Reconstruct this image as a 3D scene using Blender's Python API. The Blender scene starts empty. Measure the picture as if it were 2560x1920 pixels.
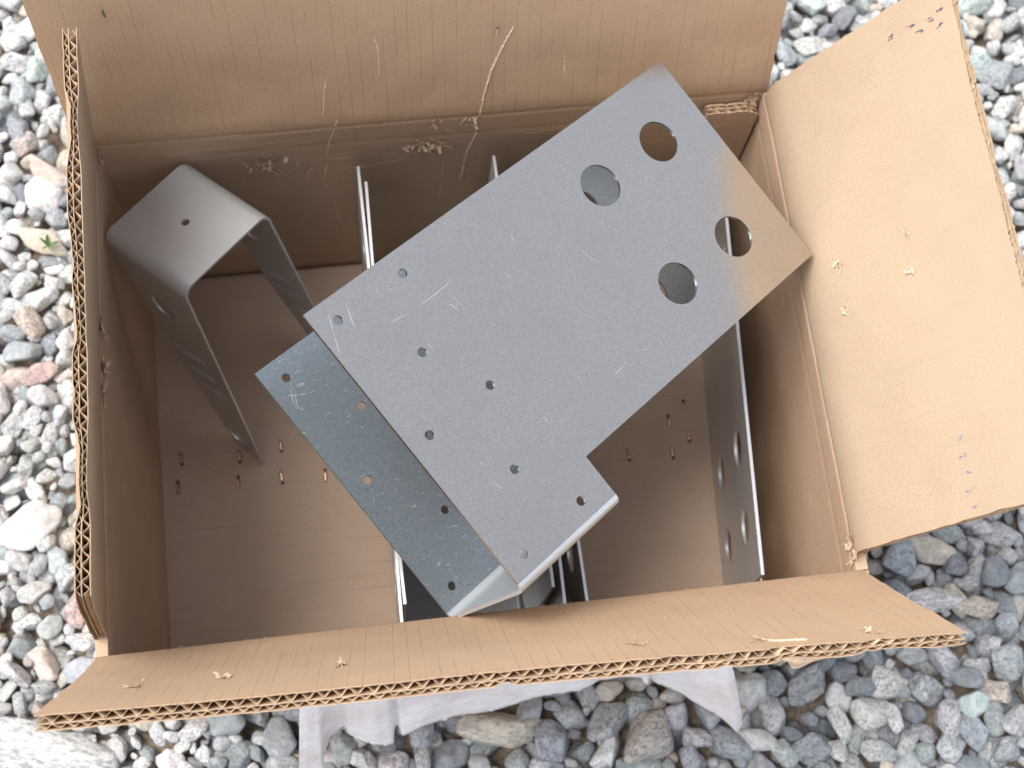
import bpy, bmesh, math, random
import numpy as np
from mathutils import Vector, Matrix, Euler, noise
from mathutils.geometry import tessellate_polygon
from mathutils.bvhtree import BVHTree

random.seed(7); rng = np.random.default_rng(7)
scene = bpy.context.scene
col = scene.collection
R = math.radians

# ------------------------------------------------------------------ camera
cd = bpy.data.cameras.new('camera')
cam = bpy.data.objects.new('camera', cd); col.objects.link(cam)
cam.location = (0.18117, -0.1279, 1.12589)
cam.rotation_euler = Euler((R(17.45437), R(-3.23638), R(-6.98686)), 'XYZ')
cd.sensor_fit = 'HORIZONTAL'; cd.sensor_width = 36.0; cd.lens = 50.196
cd.clip_start = 0.02; cd.clip_end = 200
cd.dof.use_dof = True; cd.dof.focus_distance = 0.84; cd.dof.aperture_fstop = 11.0
scene.camera = cam

# ------------------------------------------------------------------ sky and sun
SUN_EL, SUN_AZ = 64.0, 290.0        # azimuth clockwise from +Y
world = bpy.data.worlds.new('World'); scene.world = world; world.use_nodes = True
wn = world.node_tree.nodes; wl = world.node_tree.links
bg = wn['Background']; bg.inputs['Strength'].default_value = 0.09
sky = wn.new('ShaderNodeTexSky'); sky.sky_type = 'NISHITA'; sky.sun_disc = False
sky.sun_elevation = R(SUN_EL); sky.sun_rotation = R(SUN_AZ)
sky.air_density = 1.0; sky.dust_density = 1.5; sky.ozone_density = 0.6
hs = wn.new('ShaderNodeHueSaturation'); hs.inputs['Saturation'].default_value = .38      # bright hazy overcast: little blue
wl.new(sky.outputs[0], hs.inputs['Color']); wl.new(hs.outputs[0], bg.inputs['Color'])
sd = bpy.data.lights.new('sun', 'SUN'); sd.energy = 1.3; sd.angle = R(38); sd.color = (1.0, 0.955, 0.90)
sun = bpy.data.objects.new('sun', sd); col.objects.link(sun)
az = R(SUN_AZ); el = R(SUN_EL)
to_sun = Vector((math.sin(az)*math.cos(el), math.cos(az)*math.cos(el), math.sin(el)))
sun.rotation_euler = to_sun.to_track_quat('Z', 'Y').to_euler()
sun.location = to_sun*5
scene.view_settings.view_transform = 'Standard'; scene.view_settings.look = 'None'
scene.view_settings.gamma = 1.0; scene.view_settings.use_curve_mapping = False
scene.view_settings.exposure = 1.66
scene.cycles.max_bounces = 8; scene.cycles.diffuse_bounces = 5; scene.cycles.glossy_bounces = 4

# ------------------------------------------------------------------ helpers
def tag(o, label=None, cat=None, group=None, kind=None):
    if label: o['label'] = label
    if cat: o['category'] = cat
    if group: o['group'] = group
    if kind: o['kind'] = kind
    return o

def empty(name, loc=(0, 0, 0)):
    o = bpy.data.objects.new(name, None); o.empty_display_size = .03
    o.location = loc; col.objects.link(o); return o

def mesh_obj(name, verts, faces, mat, parent=None, smooth=False, uvs=None):
    me = bpy.data.meshes.new(name)
    off = parent.location if (parent is not None and parent.type == 'EMPTY' and parent.parent is None) else None
    me.from_pydata([tuple(v) for v in verts], [], faces); me.update()
    if uvs is not None:
        ul = me.uv_layers.new(name='UVMap')
        li = np.zeros(len(me.loops), dtype=np.int32); me.loops.foreach_get('vertex_index', li)
        ul.data.foreach_set('uv', np.asarray(uvs, dtype=np.float32)[li].ravel())
    if smooth: me.polygons.foreach_set('use_smooth', [True]*len(me.polygons))
    me.materials.append(mat)
    o = bpy.data.objects.new(name, me); col.objects.link(o)
    if parent is not None:
        o.parent = parent
        root = parent
        while root.parent: root = root.parent
        o.matrix_parent_inverse = Matrix.Translation(root.location).inverted() if parent is root else Matrix.Identity(4)
    return o

def nz(x, y=0., z=0.):
    return noise.noise(Vector((x, y, z)))

# ------------------------------------------------------------------ materials
class NT:
    def __init__(s, name):
        s.m = bpy.data.materials.new(name); s.m.use_nodes = True
        s.t = s.m.node_tree; s.b = s.t.nodes['Principled BSDF']
    def n(s, kind, **kw):
        nd = s.t.nodes.new(kind)
        for k, v in kw.items():
            if k.startswith('i_'): nd.inputs[k[2:].replace('_', ' ')].default_value = v
            else: setattr(nd, k, v)
        return nd
    def l(s, a, b): s.t.links.new(a, b)
    def math(s, op, a, b=None, c=None, clamp=False):
        nd = s.t.nodes.new('ShaderNodeMath'); nd.operation = op; nd.use_clamp = clamp
        for i, v in enumerate((a, b, c)):
            if v is None: continue
            if isinstance(v, (int, float)): nd.inputs[i].default_value = v
            else: s.l(v, nd.inputs[i])
        return nd.outputs[0]
    def ramp(s, fac, lo, hi, a=0., b=1.):
        nd = s.t.nodes.new('ShaderNodeMapRange'); nd.interpolation_type = 'SMOOTHSTEP'
        s.l(fac, nd.inputs['Value'])
        for k, v in (('From Min', lo), ('From Max', hi), ('To Min', a), ('To Max', b)): nd.inputs[k].default_value = v
        return nd.outputs[0]
    def noise(s, vec, scale, detail=3., rough=.55, dist=0.):
        nd = s.n('ShaderNodeTexNoise'); nd.inputs['Scale'].default_value = scale
        nd.inputs['Detail'].default_value = detail; nd.inputs['Roughness'].default_value = rough
        nd.inputs['Distortion'].default_value = dist
        if vec is not None: s.l(vec, nd.inputs['Vector'])
        return nd.outputs['Fac']
    def mapping(s, vec, scale=(1, 1, 1), rot=(0, 0, 0), loc=(0, 0, 0)):
        nd = s.n('ShaderNodeMapping'); s.l(vec, nd.inputs['Vector'])
        nd.inputs['Scale'].default_value = scale; nd.inputs['Rotation'].default_value = rot; nd.inputs['Location'].default_value = loc
        return nd.outputs[0]
    def mix(s, fac, a, b, mode='MIX'):
        nd = s.n('ShaderNodeMix', data_type='RGBA', blend_type=mode)
        for sock, v in ((nd.inputs[0], fac), (nd.inputs[6], a), (nd.inputs[7], b)):
            if isinstance(v, (int, float)): sock.default_value = v
            elif isinstance(v, tuple): sock.default_value = (*v, 1) if len(v) == 3 else v
            else: s.l(v, sock)
        return nd.outputs[2]
    def bump(s, h, strength, dist):
        nd = s.n('ShaderNodeBump'); nd.inputs['Strength'].default_value = strength; nd.inputs['Distance'].default_value = dist
        s.l(h, nd.inputs['Height']); s.l(nd.outputs[0], s.b.inputs['Normal'])

def kraft(name, base=(.50, .345, .220), pitch=.0079, line=.5, scuff=.3, swap=False):
    k = NT(name)
    uv = k.n('ShaderNodeTexCoord').outputs['UV']
    sp = k.n('ShaderNodeSeparateXYZ'); k.l(uv, sp.inputs[0])
    u, v = (sp.outputs[1], sp.outputs[0]) if swap else (sp.outputs[0], sp.outputs[1])
    wob = k.noise(uv, 22., 2.)
    x = k.math('ADD', k.math('DIVIDE', u, pitch), k.math('MULTIPLY', wob, .16))
    fr = k.math('ABSOLUTE', k.math('SUBTRACT', k.math('FRACT', x), .5))
    ln = k.ramp(fr, .40, .5)                                  # thin pressed line once per flute
    ln2 = k.ramp(fr, .475, .498)
    brk = k.ramp(k.noise(k.mapping(uv, (130, 22, 1) if not swap else (22, 130, 1)), 1., 3.), .44, .60)
    lnm = k.math('MULTIPLY', ln2, brk)
    fib = k.noise(k.mapping(uv, (700, 1150, 1) if swap else (1150, 700, 1)), 1., 3., .7)
    fib2 = k.noise(uv, 520., 3., .75)
    mot = k.noise(uv, 26., 3., .6)
    # longer pale fibres and scuffs
    sc = k.ramp(k.noise(k.mapping(uv, (14, 90, 1), (0, 0, .25)), 1., 3., .75, .6), .60, .78)
    sc2 = k.ramp(k.noise(k.mapping(uv, (160, 26, 1), (0, 0, .1)), 1., 3., .7, .8), .66, .80)
    c = k.mix(k.ramp(fib, .32, .68), tuple(a*.84 for a in base), tuple(min(1, a*1.12) for a in base))
    c = k.mix(k.math('MULTIPLY', k.ramp(fib2, .40, .7), .30), c, tuple(a*.80 for a in base))
    c = k.mix(k.math('MULTIPLY', k.ramp(mot, .35, .7), .30), c, (base[0]*.90, base[1]*.86, base[2]*.84))
    c = k.mix(k.math('MULTIPLY', k.math('ADD', sc, sc2, clamp=True), scuff*.55), c, (base[0]*1.25, base[1]*1.27, base[2]*1.30))
    st = k.ramp(k.noise(uv, 11., 4., .66, .8), .44, .64)
    c = k.mix(k.math('MULTIPLY', st, .32), c, (base[0]*.84, base[1]*.83, base[2]*.86))
    c = k.mix(k.math('MULTIPLY', lnm, line*.55), c, tuple(a*.46 for a in base))
    k.l(c, k.b.inputs['Base Color'])
    k.b.inputs['Roughness'].default_value = .82; k.b.inputs['Specular IOR Level'].default_value = .22
    h = k.math('SUBTRACT', k.math('MULTIPLY', fib, .22), k.math('ADD', k.math('MULTIPLY', ln, .35*line), k.math('MULTIPLY', lnm, 1.4*line)))
    h = k.math('ADD', h, k.math('MULTIPLY', mot, 3.4))
    k.bump(h, .55, .0004)
    return k.m

def plain(name, base, rough=.8, var=.25, scale=300., metallic=0., bump=.3, bd=.0003, sheen=None):
    k = NT(name); tc = k.n('ShaderNodeTexCoord').outputs['Object']
    n1 = k.noise(tc, scale, 4., .6); n2 = k.noise(tc, scale*.12, 3.)
    f = k.math('MULTIPLY_ADD', k.math('ADD', n1, n2), .5, 0.)
    k.l(k.mix(k.ramp(f, .35, .65), tuple(a*(1-var) for a in base), tuple(min(1, a*(1+var*.6)) for a in base)), k.b.inputs['Base Color'])
    k.b.inputs['Roughness'].default_value = rough; k.b.inputs['Metallic'].default_value = metallic
    k.bump(n1, bump, bd); return k.m

def galv(name, base=(.56, .555, .55), rough=.36, ang=.45, fleck=1.0, metal=1.0, gr=1.0):
    k = NT(name); tc = k.n('ShaderNodeTexCoord').outputs['Object']
    m = k.mapping(tc, (1, 1, 1), (0, 0, ang))
    grain = k.noise(k.mapping(m, (620, 1000, 900)), 1., 3., .65)
    mid = k.noise(k.mapping(m, (60, 140, 100)), 1., 4., .6)
    cloud = k.noise(tc, 16., 4., .6)
    fl = k.noise(k.mapping(m, (150, 620, 300)), 1., 4., .72, .5)
    flm = k.math('MULTIPLY', k.ramp(fl, .60, .72), k.ramp(cloud, .40, .62, .25, 1.))
    sx = k.noise(k.mapping(tc, (26, 1700, 600), (0, 0, 1.15)), 1., 2., .5)
    sx2 = k.noise(k.mapping(tc, (1700, 30, 600), (0, 0, .3)), 1., 2., .5)
    scr = k.math('MULTIPLY', k.math('MAXIMUM', k.ramp(sx, .735, .78), k.ramp(sx2, .745, .79)), k.ramp(k.noise(tc, 30., 2.), .48, .62))
    c = k.mix(k.ramp(grain, .3, .7), tuple(a*(1-.18*gr) for a in base), tuple(min(1, a*(1+.13*gr)) for a in base))
    c = k.mix(k.math('MULTIPLY', k.ramp(cloud, .3, .7), .35), c, tuple(a*.84 for a in base))
    c = k.mix(k.math('MULTIPLY', flm, .55*fleck), c, (.86, .89, .91))
    c = k.mix(k.math('MULTIPLY', scr, .7), c, (.92, .94, .95))
    k.l(c, k.b.inputs['Base Color'])
    k.b.inputs['Metallic'].default_value = metal
    r = k.math('ADD', rough-.10, k.math('ADD', k.math('MULTIPLY', grain, .12), k.math('MULTIPLY', k.math('ADD', flm, cloud), .10)))
    k.l(r, k.b.inputs['Roughness'])
    h = k.math('ADD', grain, k.math('MULTIPLY', mid, .8))
    k.bump(h, .32, .00012*gr)
    return k.m

def stone_material(name, by_object):
    k = NT(name)
    at = k.n('ShaderNodeAttribute', attribute_name='loc').outputs['Vector']
    if by_object:
        oi = k.n('ShaderNodeObjectInfo')
        base = oi.outputs['Color']; rnd = oi.outputs['Random']
    else:
        ca = k.n('ShaderNodeAttribute', attribute_name='col'); base = ca.outputs['Color']
        ra = k.n('ShaderNodeAttribute', attribute_name='rnd'); rnd = ra.outputs['Fac']
    cb = k.n('ShaderNodeCombineXYZ')
    k.l(k.math('MULTIPLY', rnd, 91.), cb.inputs[0]); k.l(k.math('MULTIPLY', rnd, 57.), cb.inputs[1]); k.l(k.math('MULTIPLY', rnd, 33.), cb.inputs[2])
    va = k.n('ShaderNodeVectorMath', operation='ADD'); k.l(at, va.inputs[0]); k.l(cb.outputs[0], va.inputs[1])
    p = va.outputs[0]
    rnd2 = k.math('FRACT', k.math('MULTIPLY', rnd, 37.7)); rnd3 = k.math('FRACT', k.math('MULTIPLY', rnd, 91.3))
    mott = k.noise(p, 2.2, 3., .62, .4)
    sp1 = k.noise(k.mapping(p, (1, 1.6, 1.6)), 4.2, 3., .72)
    sp2 = k.noise(p, 13., 2., .6)
    layer = k.noise(k.mapping(p, (.7, 3.4, .9), (.5, .3, .8)), 2.0, 2., .65, .7)
    dark = k.math('MULTIPLY', k.ramp(sp1, .52, .57), k.ramp(rnd2, .05, .5))
    dark2 = k.math('MULTIPLY', k.ramp(sp2, .55, .61), k.ramp(rnd3, .1, .5))
    c = k.mix(k.ramp(mott, .32, .68), k.mix(1., base, (.80, .80, .81), 'MULTIPLY'), k.mix(1., base, (1.16, 1.15, 1.12), 'MULTIPLY'))
    c = k.mix(k.math('MULTIPLY', k.ramp(layer, .50, .66), k.math('MULTIPLY', rnd3, .55)), c, k.mix(1., base, (.60, .63, .66), 'MULTIPLY'))
    c = k.mix(k.math('MULTIPLY', dark, .62), c, (.10, .105, .115))
    c = k.mix(k.math('MULTIPLY', dark2, .50), c, (.13, .135, .145))
    c = k.mix(k.math('MULTIPLY', k.ramp(sp2, .30, .38, 1., 0.), .25), c, (.72, .71, .69))
    k.l(c, k.b.inputs['Base Color']); k.b.inputs['Roughness'].default_value = .78
    k.b.inputs['Specular IOR Level'].default_value = .3
    h = k.math('ADD', k.math('MULTIPLY', mott, .9), k.math('ADD', k.math('MULTIPLY', sp1, .5), k.math('MULTIPLY', sp2, .25)))
    k.bump(h, .6, .0022)
    return k.m

M_in = kraft('kraft_flap', line=.85)
M_wall = kraft('kraft_wall', base=(.52, .37, .255), line=.38, scuff=1.3)
M_plainflap = kraft('kraft_smooth', base=(.445, .335, .232), line=.26, scuff=.25)
M_floor = kraft('kraft_floor', base=(.56, .425, .325), line=.75, pitch=.0102, swap=True, scuff=.5)
M_out = kraft('kraft_outer', base=(.50, .36, .24), line=.15)
M_cut = plain('kraft_cut_edge', (.56, .415, .275), .9, .25, 900.)
M_medium = plain('kraft_fluting', (.50, .365, .24), .9, .2, 900.)
M_torn = plain('torn_kraft', (.62, .465, .33), .92, .30, 700., bump=.6)
M_pit_shade = plain('torn_pit_shade', (.12, .075, .045), .95, .4, 500.)  # dark brown that paints the shade inside torn holes and staple slots
M_ink = plain('ink', (.10, .095, .11), .7, .3, 900.)
M_blue = plain('blue_ink', (.20, .21, .30), .7, .3, 900.)
M_copper = plain('copper_staple', (.72, .46, .34), .38, .2, 900., metallic=1.)
lk = NT('label_paper'); ltc = lk.n('ShaderNodeTexCoord').outputs['Object']
ls = lk.noise(lk.mapping(ltc, (16, 30, 22)), 1., 4., .6, .3); lw = lk.noise(ltc, 130., 4., .6)
lk.l(lk.mix(lk.math('MULTIPLY', lk.ramp(ls, .40, .66), .55), (.78, .755, .77), (.58, .48, .465)), lk.b.inputs['Base Color'])
lk.b.inputs['Roughness'].default_value = .5; lk.bump(lw, .8, .0022); M_label = lk.m
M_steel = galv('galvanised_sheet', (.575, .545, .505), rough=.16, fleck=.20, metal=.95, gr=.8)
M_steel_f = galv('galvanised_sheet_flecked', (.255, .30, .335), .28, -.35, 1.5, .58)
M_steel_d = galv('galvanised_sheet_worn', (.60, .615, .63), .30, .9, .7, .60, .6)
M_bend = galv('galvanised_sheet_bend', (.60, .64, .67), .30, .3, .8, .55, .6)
M_post = galv('galvanised_sheet_dull', (.64, .67, .69), .33, .3, .5, .62, .18)
M_stone = stone_material('stone', True); M_stone_fill = stone_material('stone_fill', False)
kk = NT('sand'); tc = kk.n('ShaderNodeTexCoord').outputs['Object']
g = kk.noise(tc, 260., 5., .7); g2 = kk.noise(tc, 40., 4., .6)
kk.l(kk.mix(kk.ramp(g, .35, .65), (.26, .20, .14), (.50, .40, .30)), kk.b.inputs['Base Color'])
kk.b.inputs['Roughness'].default_value = .95
kk.bump(kk.math('ADD', g, g2), 1., .004); M_sand = kk.m
M_leaf = plain('weed_leaf', (.10, .19, .06), .6, .3, 200.)

# ------------------------------------------------------------------ the box
X0, X1, Y0, Y1, H = -.001, .467, -.003, .338, .24
TH = .0082
box = empty('cardboard_box', (.233, .1675, 0))
tag(box, 'open double-wall brown cardboard box holding galvanised steel brackets', 'box')

class Side:
    def __init__(s, corner, ud, out, U, a0, a1, F, u0, u1, bl, bulge, seed, warp=.003, lean=(0., 0.)):
        s.lean = lean
        s.c = Vector(corner); s.u = Vector(ud); s.o = Vector(out); s.U = U
        s.a0 = a0; s.a1 = a1; s.F = F; s.u0 = u0; s.u1 = u1; s.bl = bl; s.b = bulge; s.seed = seed; s.w = warp
    def crease(s, u, v):
        w = .0010*nz(u*13+s.seed, 1.)
        return .0011*math.exp(-((v+w)/.0016)**2)*(.6+.8*abs(nz(u*9, s.seed))) + .0006*math.exp(-((v+.026+w)/.0022)**2)
    def place(s, u, v, n):
        up = Vector((0, 0, 1))
        ln = s.lean[0]+(s.lean[1]-s.lean[0])*max(0., min(1., u/s.U))
        base = s.c-s.o*(ln*(1+min(0., v)/H))
        if v <= 0:
            f = max(0., min(1., u/s.U)); g = max(0., -v/H)
            b = s.b*math.sin(math.pi*f)*math.sin(math.pi*min(1, g))
            b += .0012*nz(u*9+s.seed, v*11, 3.1)*min(1., g*6)*min(1., (1-g)*6+.2)*(1 if 0 < u < s.U else 0)
            if n < .001: b += s.crease(u, v)
            return base + s.u*u + up*v + s.o*(n+b)
        a = R(s.a0 + (s.a1-s.a0)*u/s.U) + .02*nz(u*4+s.seed, 7.7)
        if abs(a) < 1e-4: a = 1e-4
        bl = s.bl; x = min(v/bl, 1.); th = a*x
        Z = math.sin(th)*bl/a; O = (1-math.cos(th))*bl/a
        if v > bl: Z += math.cos(a)*(v-bl); O += math.sin(a)*(v-bl)
        cr = max(0., nz(u*21+s.seed*3, 6.6)-.12)*1.5+max(0., nz(u*63+s.seed, 3.3)-.3)*.9
        n = n*(1-min(.5, cr)*max(0., 1-(s.F-v)/.022)) + .0016*cr*max(0., 1-(s.F-v)/.03)
        n2 = n + s.w*nz(u*5+s.seed, v*6, 1.3)*min(1., v/.05) + .0005*nz(u*40+s.seed, v*30)*min(1., v/.02)
        if n < .001: n2 += s.crease(u, v)
        return base + s.u*u + up*Z + s.o*O + (s.o*math.cos(th)-up*math.sin(th))*n2

def slab(name, side, ulist, vfun, nv, n0, n1, mat, parent):
    verts = []; uvs = []; faces = []
    nu = len(ulist)
    for n in (n0, n1):
        for u in ulist:
            va, vb = vfun(u)
            for j in range(nv+1):
                t = j/nv
                if va >= 0: t = t*t*(.55)+t*.45           # denser rows at the crease
                elif nv > 30: t = 1-(1-t)**1.9
                v = va+(vb-va)*t
                uu = u+((.0009*nz(v*260+n*900, u*50, side.seed)+.0007*nz(v*70, n*300, 2.)) if va >= 0 and nv > 10 and (u == ulist[0] or u == ulist[-1]) else 0.)
                verts.append(side.place(uu, v, n)); uvs.append((uu, v))
    def I(k, i, j): return (k*nu+i)*(nv+1)+j
    for i in range(nu-1):
        for j in range(nv):
            faces.append((I(0, i, j), I(0, i+1, j), I(0, i+1, j+1), I(0, i, j+1)))
            faces.append((I(1, i, j), I(1, i, j+1), I(1, i+1, j+1), I(1, i+1, j)))
        faces.append((I(0, i, nv), I(0, i+1, nv), I(1, i+1, nv), I(1, i, nv)))
        faces.append((I(0, i, 0), I(1, i, 0), I(1, i+1, 0), I(0, i+1, 0)))
    for i in (0, nu-1):
        for j in range(nv): faces.append((I(0, i, j), I(0, i, j+1), I(1, i, j+1), I(1, i, j)))
    o = mesh_obj(name, verts, faces, mat, parent, True, uvs)
    o.data.set_sharp_from_angle(angle=R(40))
    return o

def fluting(name, side, u0, u1, vfun, n0, n1, pitch, mat, parent, phase=0., crush=None):
    mid = (n0+n1)/2; amp = (n1-n0)/2-.00022; t = .00021
    N = int((u1-u0)/pitch*12); verts = []; faces = []
    us = np.linspace(u0, u1, N+1); rows = 5
    for k in (-1, 1):
        for i, u in enumerate(us):
            ph = 2*math.pi*u/pitch+phase+1.5*nz(u*26+phase, 4.2)+.5*nz(u*110, phase)
            am = amp*(1-.28*abs(nz(u*47, phase, 2.)))
            sn = math.sin(ph); w = sn
            va, vb = vfun(u); vb = vb-.0004-.0022*abs(nz(u*170, phase, 8.))
            for j in range(rows+1):
                verts.append(side.place(u, va+(vb-va)*(j/rows), mid+am*w+k*t))
    def I(k, i, j): return (k*(N+1)+i)*(rows+1)+j
    for i in range(N):
        for j in range(rows):
            faces.append((I(0, i, j), I(0, i+1, j), I(0, i+1, j+1), I(0, i, j+1)))
            faces.append((I(1, i, j), I(1, i, j+1), I(1, i+1, j+1), I(1, i+1, j)))
        faces.append((I(0, i, rows), I(0, i+1, rows), I(1, i+1, rows), I(1, i, rows)))
    return mesh_obj(name, verts, faces, mat, parent, True)

def make_flap(side, mat, label, nicks=()):
    us = np.linspace(side.u0, side.u1, int((side.u1-side.u0)/.0018))
    sd = side.seed
    def edge(layer):
        def f(u):
            e = side.F+.0012*nz(u*14+sd, 2.)+.0009*nz(u*90+sd, layer*5.)+.0009*nz(u*420+sd, layer*9.)
            for (uc, w, d, ls) in nicks:
                if layer in ls:
                    x = (u-uc)/w
                    if abs(x) < 1: e -= d*(1-abs(x))**.7
            return (0.0, e)
        return f
    f = slab('flap', side, us, edge(0), 26, 0, .00055, mat, box); tag(f, label)
    e2 = edge(1); e3 = edge(2)
    slab('middle_liner', side, us[::2], lambda u: (0.004, e2(u)[1]-.0006), 6, .0046, .0050, M_cut, f)
    slab('outer_liner', side, us, lambda u: (0.0, e3(u)[1]-.0002), 20, .0077, TH, M_out, f)
    fluting('fluting', side, side.u0+.001, side.u1-.001, lambda u: (.004, e2(u)[1]-.0003), .00055, .0046, .0083, M_medium, f, sd)
    fluting('fluting', side, side.u0+.001, side.u1-.001, lambda u: (.004, e2(u)[1]-.0003), .0050, .0077, .0068, M_medium, f, sd+1.7)
    return f

S_back = Side((X0, Y1, H), (1, 0, 0), (0, 1, 0), X1-X0, 12.0, 17.5, .165, -.005, X1-X0+.002, .016, .004, 11.)
S_front = Side((X0, Y0, H), (1, 0, 0), (0, -1, 0), X1-X0, 17.0, 21.8, .1665, -.003, X1-X0+.002, .010, .003, 23.)
S_left = Side((X0, Y0, H), (0, 1, 0), (-1, 0, 0), Y1-Y0, -8.6, -8.2, .148, .011, Y1-Y0+.001, .008, .002, 37., .0012, (.002, .0062))
S_right = Side((X1, Y0, H), (0, 1, 0), (1, 0, 0), Y1-Y0, 31.5, 31.5, .1665, .010, Y1-Y0-.004, .030, .003, 51.)

def make_wall(side, ext, mat, label):
    us = np.linspace(-ext, side.U+ext, 130)
    return tag(slab('wall', side, us, lambda u: (-H-.0145, 0.0), 60, 0, TH, mat, box), label)
w_back = make_wall(S_back, TH, M_wall, 'scuffed back wall with torn staple holes')
w_front = make_wall(S_front, TH, M_wall, 'front wall behind the folded flap')
w_left = make_wall(S_left, -.0001, M_wall, 'shaded left wall')
w_right = make_wall(S_right, -.0001, M_wall, 'shaded right wall behind perforated plate')
f_back = make_flap(S_back, M_in, 'tall back flap with long torn scratches')
f_front = make_flap(S_front, M_in, 'front flap with bare corrugated edge and staple scars',
                    nicks=((.3735, .010, .0045, (0,)), (.4235, .007, .0035, (0,)), (.315, .005, .002, (0, 1))))
f_left = make_flap(S_left, M_plainflap, 'upright left flap leaning over the box')
f_right = make_flap(S_right, M_plainflap, 'pale right flap folded outwards')

# floor: flutes run across the box
fv = []; fuv = []; ff = []; nx, ny = 120, 90
for k in (0, 1):
    for i in range(nx+1):
        for j in range(ny+1):
            x = X0-.003+(X1-X0+.006)*i/nx; y = Y0-.003+(Y1-Y0+.0005)*j/ny
            z = (.0011*nz(x*6, y*30, 5.)+.0008*nz(x*14, y*14)) if k == 0 else -.0065
            fv.append((x, y, z)); fuv.append((x, y))
def FI(k, i, j): return (k*(nx+1)+i)*(ny+1)+j
for i in range(nx):
    for j in range(ny):
        ff.append((FI(0, i, j), FI(0, i+1, j), FI(0, i+1, j+1), FI(0, i, j+1)))
        ff.append((FI(1, i, j), FI(1, i, j+1), FI(1, i+1, j+1), FI(1, i+1, j)))
for i in range(nx):
    for j in (0, ny): ff.append((FI(0, i, j), FI(0, i+1, j), FI(1, i+1, j), FI(1, i, j)))
for j in range(ny):
    for i in (0, nx): ff.append((FI(0, i, j), FI(0, i, j+1), FI(1, i, j+1), FI(1, i, j)))
floor = tag(mesh_obj('floor_panel', fv, ff, M_floor, box, True, fuv), 'shaded corrugated floor of the box with copper staples')
def floor_z(x, y): return .0011*nz(x*6, y*30, 5.)+.0008*nz(x*14, y*14)

# outer bottom flaps under the floor
ub_v = [(x, y, z) for z in (-.0072, -.0140) for x, y in ((X0-.003, Y0-.003), (X1+.003, Y0-.003), (X1+.003, Y1+.003), (X0-.003, Y1+.003))]
mesh_obj('bottom_flap', ub_v, [(0, 1, 2, 3), (7, 6, 5, 4), (0, 4, 5, 1), (1, 5, 6, 2), (2, 6, 7, 3), (3, 7, 4, 0)], M_out, box)

# glue tab at the back right corner, its top edge cut through the flutes
S_tab = Side((X1-.040, Y1-TH-.0012, H-.006), (1, 0, 0), (0, 1, 0), .0385, 0, 0, .1, 0, .0385, .01, 0, 71.)
us = np.linspace(0, .0385, 28)
tabtop = lambda u: -.002-.0015*abs(nz(u*90, 4.))-.0015*nz(u*300, 5.)-(.006*max(0, (u-.030)/.0085))
gt = slab('glue_tab', S_tab, us, lambda u: (-H+.007, tabtop(u)), 26, 0, .0006, M_wall, box)
slab('outer_liner', S_tab, us, lambda u: (-H+.007, tabtop(u)-.001), 4, .0066, TH, M_out, gt)
slab('middle_liner', S_tab, us, lambda u: (-.05, tabtop(u)-.001), 2, .0040, .0044, M_cut, gt)
fluting('fluting', S_tab, .0005, .038, lambda u: (-.06, tabtop(u)-.001), .0006, .0040, .0079, M_medium, gt, 2.)
fluting('fluting', S_tab, .0005, .038, lambda u: (-.06, tabtop(u)-.001), .0044, .0066, .0064, M_medium, gt, 5.)
tag(gt, 'glued corner tab with crushed corrugated top edge')

# ------------------------------------------------------------------ tears, scars and staples
def ribbon(side, pts, w, parent, lift=.0005, name='paper_tear', seed=0.):
    P = []
    for (a, b) in zip(pts[:-1], pts[1:]):
        L = math.hypot(b[0]-a[0], b[1]-a[1]); n = max(2, int(L/.0012))
        for i in range(n): P.append((a[0]+(b[0]-a[0])*i/n, a[1]+(b[1]-a[1])*i/n))
    P.append(pts[-1]); verts = []; faces = []
    for i, (u, v) in enumerate(P):
        a = P[max(0, i-1)]; b = P[min(len(P)-1, i+1)]
        du, dv = b[0]-a[0], b[1]-a[1]; L = math.hypot(du, dv) or 1.; pu, pv = -dv/L, du/L
        e = min(1., i/4, (len(P)-1-i)/4)
        ww = w*(.35+.9*abs(nz(i*.23, seed, 2.))+.3*nz(i*1.9, seed))*max(.05, e); ww = max(ww, .00012)
        ju = .0005*nz(i*.6, seed, 9.); uu = u+pu*ju; vv = v+pv*ju
        l = lift*(.5+1.0*abs(nz(i*.4, seed, 5.)))
        verts += [side.place(uu+pu*ww, vv+pv*ww, .0001), side.place(uu+pu*ww*.3, vv+pv*ww*.3, -l), side.place(uu-pu*ww, vv-pv*ww, .0001)]
        if i:
            k = 3*i; faces += [(k-3, k, k+1, k-2), (k-2, k+1, k+2, k-1)]
    return mesh_obj(name, verts, faces, M_torn, parent, False)

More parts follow.
